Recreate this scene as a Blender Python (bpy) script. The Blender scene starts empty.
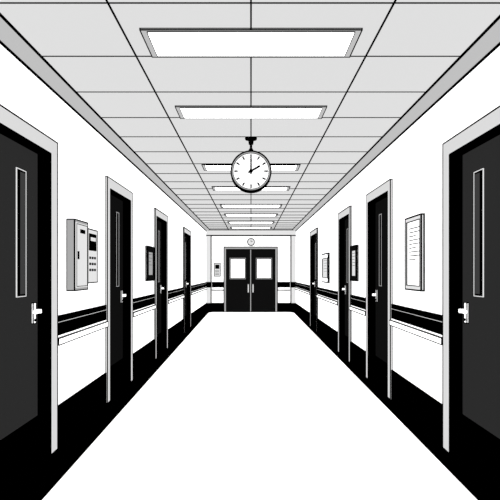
import bpy, math
from mathutils import Vector

# ---------------------------------------------------------------- materials
def lin(v):
    v/=255.0
    return v/12.92 if v<=0.04045 else ((v+0.055)/1.055)**2.4
def flat_glow_mat(name,g,base=0.05,emit=0.95,noise=0.0):
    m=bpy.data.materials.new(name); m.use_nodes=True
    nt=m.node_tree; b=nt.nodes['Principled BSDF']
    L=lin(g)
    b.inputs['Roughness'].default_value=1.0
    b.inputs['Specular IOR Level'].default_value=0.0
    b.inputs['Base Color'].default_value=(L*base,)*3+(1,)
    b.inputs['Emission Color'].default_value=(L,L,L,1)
    b.inputs['Emission Strength'].default_value=emit  # non-lamp surfaces glow too, even light put into their colour
    if noise>0:
        n=nt.nodes.new('ShaderNodeTexNoise'); n.inputs['Scale'].default_value=3
        r=nt.nodes.new('ShaderNodeMapRange')
        r.inputs['To Min'].default_value=L*(1-noise); r.inputs['To Max'].default_value=L*(1+noise)
        nt.links.new(n.outputs['Fac'],r.inputs['Value'])
        nt.links.new(r.outputs['Result'],b.inputs['Emission Color'])
    return m
M=dict(  # all but ink and lens: emission stands in for even lighting
 white=flat_glow_mat('wall_white_paint',255,0.8,0.9),
 floor=flat_glow_mat('floor_white_vinyl',255,0.8,0.9),
 black=flat_glow_mat('ink_black',0,0.0,0.0),
 leaf=flat_glow_mat('door_charcoal',44),
 dark=flat_glow_mat('door_black',16),
 frame=flat_glow_mat('frame_grey',220),
 grey=flat_glow_mat('mid_grey',170),
 lgrey=flat_glow_mat('light_grey',230),
 ceil=flat_glow_mat('ceiling_tile_grey',223,0.03,0.97,0.008),
 crown=flat_glow_mat('crown_grey',192,0.03,0.97),
 lens=flat_glow_mat('light_diffuser',255,0.5,4.0),
 glass=flat_glow_mat('door_glass_dark',62),
)

class B:
    def __init__(s): s.v=[];s.f=[];s.m=[];s.names=[]
    def mi(s,k):
        if k not in s.names: s.names.append(k)
        return s.names.index(k)
    def hexa(s,p,k):
        o=len(s.v); s.v+=p
        for q in ((0,3,2,1),(4,5,6,7),(0,1,5,4),(1,2,6,5),(2,3,7,6),(3,0,4,7)):
            s.f.append(tuple(o+i for i in q)); s.m.append(s.mi(k))
    def box(s,x0,x1,y0,y1,z0,z1,k):
        x0,x1=sorted((x0,x1));y0,y1=sorted((y0,y1));z0,z1=sorted((z0,z1))
        s.hexa([(x0,y0,z0),(x1,y0,z0),(x1,y1,z0),(x0,y1,z0),(x0,y0,z1),(x1,y0,z1),(x1,y1,z1),(x0,y1,z1)],k)
    def lines(s,x0,x1,y0,y1,z0,z1,t,k='black'):
        x0,x1=sorted((x0,x1));y0,y1=sorted((y0,y1));z0,z1=sorted((z0,z1)); h=t/2
        for y in (y0,y1):
            for z in (z0,z1): s.box(x0-h,x1+h,y-h,y+h,z-h,z+h,k)
        for x in (x0,x1):
            for z in (z0,z1): s.box(x-h,x+h,y0-h,y1+h,z-h,z+h,k)
            for y in (y0,y1): s.box(x-h,x+h,y-h,y+h,z0-h,z1+h,k)
    def obox(s,x0,x1,y0,y1,z0,z1,k,t):
        s.box(x0,x1,y0,y1,z0,z1,k); s.lines(x0,x1,y0,y1,z0,z1,t)
    def bar(s,a,b,w,dep,k,up=(0,1,0)):
        a=Vector(a);b=Vector(b);d=(b-a).normalized();u=Vector(up);r=d.cross(u).normalized()*w/2;u=u*dep/2
        P=[a-r-u,a+r-u,b+r-u,b-r-u,a-r+u,a+r+u,b+r+u,b-r+u]
        s.hexa([tuple(p) for p in P],k)
    def cyl(s,c,ax,r,L,k,n=40,r2=None):
        r2=r if r2 is None else r2
        c=Vector(c);ax=Vector(ax).normalized()
        u=ax.orthogonal().normalized();w=ax.cross(u)
        o=len(s.v)
        for e,rr in ((-.5,r),(.5,r2)):
            for i in range(n):
                a=2*math.pi*i/n
                s.v.append(tuple(c+ax*L*e+(u*math.cos(a)+w*math.sin(a))*rr))
        for i in range(n):
            j=(i+1)%n
            s.f.append((o+i,o+j,o+n+j,o+n+i)); s.m.append(s.mi(k))
        s.f.append(tuple(o+i for i in reversed(range(n)))); s.m.append(s.mi(k))
        s.f.append(tuple(o+n+i for i in range(n))); s.m.append(s.mi(k))
    def ring(s,c,ri,ro,y0,y1,k,n=64):
        cx,cz=c;o=len(s.v)
        for i in range(n):
            a=2*math.pi*i/n
            for r,y in ((ri,y0),(ro,y0),(ro,y1),(ri,y1)):
                s.v.append((cx+r*math.cos(a),y,cz+r*math.sin(a)))
        for i in range(n):
            j=(i+1)%n
            for q in range(4):
                p=(q+1)%4
                s.f.append((o+4*i+q,o+4*i+p,o+4*j+p,o+4*j+q)); s.m.append(s.mi(k))
    def done(s,name,parent=None):
        me=bpy.data.meshes.new(name); me.from_pydata(s.v,[],s.f)
        for k in s.names: me.materials.append(M[k])
        for p,i in zip(me.polygons,s.m): p.material_index=i
        me.update()
        ob=bpy.data.objects.new(name,me); bpy.context.collection.objects.link(ob)
        if parent: ob.parent=parent
        return ob

# ---------------------------------------------------------------- dimensions
W=1.37; EYE=1.233; CH=2.533; Y0=-1.0; YB=16.0
F=520.0
def lt(y): return max(0.009,y*0.0019)      # ink line thickness
doorsL=[(2.45,3.62),(4.88,5.92),(7.32,8.42),(10.45,11.65)]
doorsR=[(2.45,3.65),(5.03,6.09),(7.07,8.05),(10.6,11.85)]
FT=2.13; FI=2.03

# floor / ceiling
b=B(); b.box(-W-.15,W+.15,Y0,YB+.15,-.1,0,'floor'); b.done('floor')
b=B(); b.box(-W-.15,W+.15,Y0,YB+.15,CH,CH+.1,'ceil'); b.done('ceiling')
def border(s,xn,xf,name):
    b=B()
    def X(y): return xn+(xf-xn)*(y-2.8)/(YB-2.8)
    p=[(s*W,Y0),(s*X(Y0),Y0),(s*X(YB),YB),(s*W,YB)]
    if s<0: p=p[::-1]; 
    b.hexa([(x,y,0) for x,y in p]+[(x,y,.004) for x,y in p],'black'); b.done(name)
border(-1,1.13,1.29,'trim_floor_border_left'); border(1,1.225,1.30,'trim_floor_border_right')

# walls
def wall(s,doors,name):
    b=B(); y=Y0
    for a,c in doors:
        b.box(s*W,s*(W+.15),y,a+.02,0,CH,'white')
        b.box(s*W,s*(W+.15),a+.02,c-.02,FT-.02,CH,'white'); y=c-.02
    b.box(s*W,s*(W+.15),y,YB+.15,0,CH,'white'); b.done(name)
wall(-1,doorsL,'wall_left'); wall(1,doorsR,'wall_right')
b=B(); DL,DR,DT=-.83,.81,2.0
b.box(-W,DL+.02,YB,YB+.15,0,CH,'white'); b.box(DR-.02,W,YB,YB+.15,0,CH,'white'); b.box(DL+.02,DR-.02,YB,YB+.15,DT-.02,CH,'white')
b.done('wall_back')

# baseboards + rails
def gaps(doors,end):
    y=Y0;o=[]
    for a,c in doors: o.append((y,a)); y=c
    o.append((y,end)); return o
for s,doors,nm in ((-1,doorsL,'left'),(1,doorsR,'right')):
    b=B()
    for a,c in gaps(doors,YB): b.box(s*W,s*(W-.015),a,c,0,.288,'black')
    b.done('baseboard_'+nm)
    b=B()
    for a,c in gaps(doors,YB-.03):
        b.box(s*W,s*(W-.014),a,c,.785,.925,'black')
        b.box(s*(W-.014),s*(W-.016),a,c,.877,.880,'lgrey')
        t=lt((max(a,2.5)+c)/2)*.75
        b.box(s*W,s*(W-.012),a,c,.735,.785,'white')
        b.obox(s*(W-.012),s*(W-.030),a+.005,c-.005,.722,.768,'white',t)
    b.done('trim_handrail_'+nm)
    # crown moulding
    b=B(); xi=1.262; zb=2.488
    p=[(s*W,Y0,zb),(s*W,Y0,CH),(s*xi,Y0,CH),(s*xi,Y0,CH-.006)]
    q=[(x,YB,z) for x,y,z in p]
    b.hexa(p+q,'crown')
    for x,z,t in ((xi,CH-.004,.010),(W,zb,.016)):
        b.hexa([(s*(x-t/2),Y0,z-t/2),(s*(x+t/2),Y0,z-t/2),(s*(x+t*1.0),YB,z-t*1.0),(s*(x-t*1.0),YB,z-t*1.0),
                (s*(x-t/2),Y0,z+t/2),(s*(x+t/2),Y0,z+t/2),(s*(x+t*1.0),YB,z+t*1.0),(s*(x-t*1.0),YB,z+t*1.0)],'black')
    b.done('trim_crown_'+nm)
b=B()
for x0,x1 in ((-W,DL),(DR,W)):
    b.box(x0,x1,YB-.015,YB,0,.285,'black')
b.done('baseboard_back')
b=B()
for x0,x1 in ((-1.2,DL),(DR,1.2)):
    b.box(x0,x1,YB-.04,YB,.76,.93,'black')
    b.box(x0,x1,YB-.04,YB,.66,.69,'black')
b.done('trim_handrail_back')
# pilasters and header at the far end
b=B()
for s in (-1,1):
    b.box(s*W,s*1.22,YB-.12,YB,0.285,CH,'lgrey')
    b.box(s*1.235,s*1.21,YB-.13,YB,.285,2.34,'black')
    b.box(s*W,s*1.21,YB-.14,YB,0,.285,'black'); b.box(s*W,s*1.21,YB-.14,YB,.76,.93,'black')
b.box(-W,W,YB-.13,YB,2.36,CH,'lgrey'); b.box(-W,W,YB-.14,YB,2.335,2.365,'black'); b.box(-W,W,YB-.14,YB,CH-.03,CH,'black')
b.done('trim_portal')

# ceiling grid
b=B()
for x in (-.69,0,.69):
    b.hexa([(x-.003,Y0,CH-.004),(x+.003,Y0,CH-.004),(x+.010,YB-.14,CH-.012),(x-.010,YB-.14,CH-.012),
            (x-.003,Y0,CH),(x+.003,Y0,CH),(x+.010,YB-.14,CH),(x-.010,YB-.14,CH)],'black')
y=3.13-.62*6
while y<YB-.2:
    d=max(.003,.001*y); b.box(-1.262,1.262,y-.005,y+.005,CH-d,CH,'black'); y+=.62
b.done('trim_ceiling_grid')

# ceiling lights
for y0,y1 in ((-.3,.05),(1.2,1.55),(2.77,3.12),(4.06,4.37),(6.25,6.60),(7.88,8.22),(9.94,10.4),(11.55,12.0),(13.3,13.8),(14.9,15.4)):
    b=B(); h=.592; t=max(.006,y0*.0013)
    b.obox(-h,h,y0,y1,CH-.010,CH-.001,'crown',t)
    b.box(-h+.035,h-.035,y0+.018,y1-.022,CH-.014,CH-.010,'lens')
    b.lines(-h+.035,h-.035,y0+.018,y1-.022,CH-.014,CH-.012,t*.7)
    b.done('ceiling_light')

# side doors
def door(s,y0,y1,n,near):
    e=bpy.data.objects.new('door_%d'%n,None); bpy.context.collection.objects.link(e)
    fw=.12 if near else .095; t=lt(y0)*.9
    P=W-.022; R=W+.065
    b=B()
    b.box(s*P,s*R,y0,y0+fw,0,FT,'frame'); b.box(s*P,s*R,y1-fw,y1,0,FT,'frame'); b.box(s*P,s*R,y0+fw,y1-fw,FI,FT,'frame')
    b.lines(s*P,s*W,y0,y1,0,FT,t)
    b.box(s*(P-.004),s*(P+.01),y0+fw-t/2,y0+fw+t/2,0,FI,'black')
    b.box(s*(P-.004),s*(P+.01),y1-fw-t/2,y1-fw+t/2,0,FI,'black')
    b.box(s*(P-.004),s*(P+.01),y0+fw,y1-fw,FI-t/2,FI+t/2,'black')
    # reveal liner
    b.box(s*(P+.004),s*R,y0+fw,y0+fw+.005,0,FI,'black'); b.box(s*(P+.004),s*R,y1-fw-.005,y1-fw,0,FI,'black')
    b.box(s*(P+.004),s*R,y0+fw,y1-fw,FI-.005,FI,'black')
    b.box(s*P,s*(W+.149),y0+.02,y1-.02,0,.006,'black')      # threshold
    b.done('frame',e)
    a=y0+fw+.005;c=y1-fw-.005
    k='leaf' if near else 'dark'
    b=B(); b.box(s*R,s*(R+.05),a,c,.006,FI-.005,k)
    b.box(s*(R-.004),s*R,a,c,.006,.27,'black')
    b.done('leaf',e)
    b=B(); v1=c-.19; v0=v1-.13
    if near:
        b.box(s*(R-.004),s*R,v0,v1,1.08,1.87,'black')
        b.lines(s*(R-.004),s*(R-.002),v0,v1,1.08,1.87,.005,'lgrey')
        b.box(s*(R-.006),s*(R-.002),v0+.05,v1-.012,1.095,1.855,'glass')
    else:
        b.box(s*(R-.004),s*R,v0,v1,1.08,1.87,'black')
        b.lines(s*(R-.004),s*(R-.002),v0+.03,v1,1.08,1.87,.006,'grey')
    b.done('vision_panel',e)
    b=B(); hy=c-.075; z=.975
    b.obox(s*(R-.012),s*R,hy-.022,hy+.022,z-.08,z+.055,'white' if near else 'lgrey',.006)
    b.cyl((s*(R-.03),hy,z),(1,0,0),.014,.045,'white',20)
    b.box(s*(R-.052),s*(R-.036),hy-.075,hy+.016,z-.012,z+.012,'white')
    b.cyl((s*(R-.044),hy-.075,z),(1,0,0),.012,.016,'white',16)
    b.cyl((s*(R-.016),hy,z-.058),(1,0,0),.009,.008,'black',12)
    b.done('handle',e)
n=1
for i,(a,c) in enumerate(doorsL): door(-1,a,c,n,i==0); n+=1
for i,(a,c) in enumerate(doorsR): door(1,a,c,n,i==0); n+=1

# double door
e=bpy.data.objects.new('door_%d'%n,None); bpy.context.collection.objects.link(e)
b=B(); P=YB-.04; f=.07
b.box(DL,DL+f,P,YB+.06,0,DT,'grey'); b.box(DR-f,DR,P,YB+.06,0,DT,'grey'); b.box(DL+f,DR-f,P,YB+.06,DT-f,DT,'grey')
b.lines(DL,DR,P,YB,0,DT,.026); b.lines(DL+f,DR-f,P,P+.01,0,DT-f,.02)
b.done('frame',e)
mid=(DL+DR)/2
for j,(x0,x1,w0,w1) in enumerate(((DL+f,mid-.012,-.62,-.20),(mid+.012,DR-f,.19,.61))):
    b=B(); yl=YB+.01
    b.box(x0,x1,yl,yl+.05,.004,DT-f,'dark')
    b.box(w0,w1,yl-.006,yl,1.05,1.63,'white'); b.lines(w0-.03,w1+.03,yl-.008,yl,1.02,1.66,.012,'grey')
    hx=x1-.06 if j==0 else x0+.06
    b.box(hx-.02,hx+.02,yl-.01,yl,.60,.86,'grey')
    b.cyl((hx,yl-.05,.73),(0,0,1),.012,.22,'lgrey',12)
    b.box(hx-.01,hx+.01,yl-.05,yl,.63,.65,'lgrey'); b.box(hx-.01,hx+.01,yl-.05,yl,.81,.83,'lgrey')
    b.done('leaf_%d'%(j+1),e)
b=B(); b.box(mid-.012,mid+.012,YB+.0,YB+.06,.004,DT-f,'grey'); b.done('astragal',e)

# ---------------------------------------------------------------- hanging clock
cy=5.04; cz=2.202; r=.196
b=B()
b.cyl((0,cy,cz),(0,1,0),r-.01,.08,'lgrey',72)
b.ring((0,cz),r-.012,r+.002,cy-.055,cy+.055,'black',72)
b.ring((0,cz),r-.022,r-.012,cy-.05,cy+.05,'grey',72)
b.ring((0,cz),r-.027,r-.022,cy-.052,cy+.052,'black',72)
for sg in (-1,1):
    yf=cy+sg*.044
    b.cyl((0,cy+sg*.041,cz),(0,1,0),r-.018,.004,'white',72)
    for i in range(60):
        a=2*math.pi*i/60; big=i%5==0
        r0=r-.070 if big else r-.042; r1=r-.034
        d=Vector((math.sin(a),0,math.cos(a)))
        b.bar(Vector((0,yf,cz))+d*r0,Vector((0,yf,cz))+d*r1,.015 if big else .004,.003,'black')
    def hand(deg,L,tail,w,off):
        a=math.radians(deg)*(-sg); d=Vector((math.sin(a),0,math.cos(a)))
        b.bar(Vector((0,yf+sg*off,cz))-d*tail,Vector((0,yf+sg*off,cz))+d*L,w,.004,'black')
    hand(0,.125,.03,.016,.005); hand(60,.10,.03,.018,.009)
    b.cyl((0,yf+sg*.007,cz),(0,1,0),.018,.014,'black',24)
b.cyl((0,cy,(cz+r+CH)/2),(0,0,1),.012,CH-cz-r,'black',20)
b.cyl((0,cy,CH-.010),(0,0,1),.055,.018,'black',32,.06)
b.cyl((0,cy,CH-.04),(0,0,1),.022,.05,'black',24,.028)
b.cyl((0,cy,cz+r+.014),(0,0,1),.034,.034,'black',24,.016)
b.done('hanging_wall_clock')

# small clock over the double door
b=B(); zc=2.155; c=(0,YB-.035,zc)
b.cyl(c,(0,1,0),.12,.06,'black',40); b.cyl((0,YB-.067,zc),(0,1,0),.095,.006,'lgrey',40)
b.bar((0,YB-.072,zc),(0,YB-.072,zc+.07),.014,.004,'black'); b.bar((0,YB-.072,zc),(.05,YB-.072,zc+.02),.014,.004,'black')
b.done('round_clock')
# notice on far wall
b=B(); b.obox(-1.13,-.94,YB-.02,YB,1.10,1.50,'lgrey',.02)
b.box(-1.10,-.97,YB-.026,YB-.02,1.33,1.46,'black')
for i in range(4): b.box(-1.10,-.98,YB-.026,YB-.02,1.28-i*.045,1.295-i*.045,'black')
b.done('notice_board')

# ---------------------------------------------------------------- wall fixtures
b=B(); D=.06
b.obox(-W,-W+D,3.86,4.17,1.095,1.625,'grey',.009)
b.box(-W+D,-W+D+.006,3.88,4.15,1.115,1.605,'lgrey'); b.lines(-W+D,-W+D+.006,3.89,4.14,1.125,1.595,.005)
b.box(-W+D,-W+D+.014,3.91,3.93,1.33,1.39,'black')
b.box(-W+D+.004,-W+D+.010,3.97,4.08,1.53,1.56,'black')
b.done('electrical_panel')
b=B(); D=.045
b.obox(-W,-W+D,4.21,4.48,1.145,1.585,'lgrey',.009)
b.box(-W+D,-W+D+.006,4.25,4.44,1.41,1.55,'black'); b.box(-W+D+.004,-W+D+.009,4.28,4.41,1.49,1.52,'lgrey')
for i in range(3):
    for j in range(3):
        b.box(-W+D,-W+D+.007,4.26+j*.065,4.29+j*.065,1.34-i*.05,1.36-i*.05,'black')
b.done('access_control_panel')

def framed(s,y0,y1,z0,z1,name,fk,fw,t,pk='white',lines=7,frac=.5):
    b=B(); D=.028; V=W-.006
    b.box(s*V,s*(W-D*.6),y0,y1,z0,z1,pk)
    for a,c,p,q in ((y0,y0+fw,z0,z1),(y1-fw,y1,z0,z1),(y0,y1,z0,z0+fw),(y0,y1,z1-fw,z1)):
        b.box(s*V,s*(W-D),a,c,p,q,fk)
    b.lines(s*V,s*(W-D),y0,y1,z0,z1,t)
    b.lines(s*(W-D),s*(W-D),y0+fw,y1-fw,z0+fw,z1-fw,t*.6)
    m=.12*(y1-y0-2*fw); yy0=y0+fw+m; yy1=y1-fw-m; hh=(z1-z0-2*fw)
    for i in range(lines):
        z=z1-fw-.1*hh-i*hh*frac/lines
        L=(yy1-yy0)*(1 if i%3!=2 else .65)
        p,q=(yy0,yy0+L) if s<0 else (yy1-L,yy1)
        b.box(s*(W-D*.6),s*(W-D*.6-.003),p,q,z-hh*.013,z,'black')
    b.done(name)
framed(1,4.10,4.52,1.085,1.69,'framed_notice','lgrey',.035,.012,'white',9,.55)
framed(1,6.62,7.02,1.12,1.575,'framed_notice_dark','dark',.06,.012,'lgrey',5,.6)  # another framed notice, dark frame
framed(1,9.05,9.80,1.05,1.56,'framed_notice_far','white',.08,.020,'lgrey',5,.7)  # framed notice of the same kind, white frame
framed(-1,6.74,7.22,1.12,1.57,'picture_frame','dark',.07,.012,'grey',4,.6)

# ---------------------------------------------------------------- light, camera
w=bpy.data.worlds.new('world'); bpy.context.scene.world=w; w.use_nodes=True
w.node_tree.nodes['Background'].inputs['Color'].default_value=(1,1,1,1)
w.node_tree.nodes['Background'].inputs['Strength'].default_value=1.0  # added white fill, enters through the open end behind the camera
cd=bpy.data.cameras.new('camera'); co=bpy.data.objects.new('camera',cd); bpy.context.collection.objects.link(co)
co.location=(0,0,EYE); co.rotation_euler=(math.radians(90),0,0)
cd.sensor_width=36; cd.lens=36*F/500; cd.shift_x=-.002; cd.shift_y=.044; cd.clip_start=.05
bpy.context.scene.camera=co
vs=bpy.context.scene.view_settings
vs.view_transform='Standard'; vs.look='None'; vs.exposure=0; vs.gamma=1
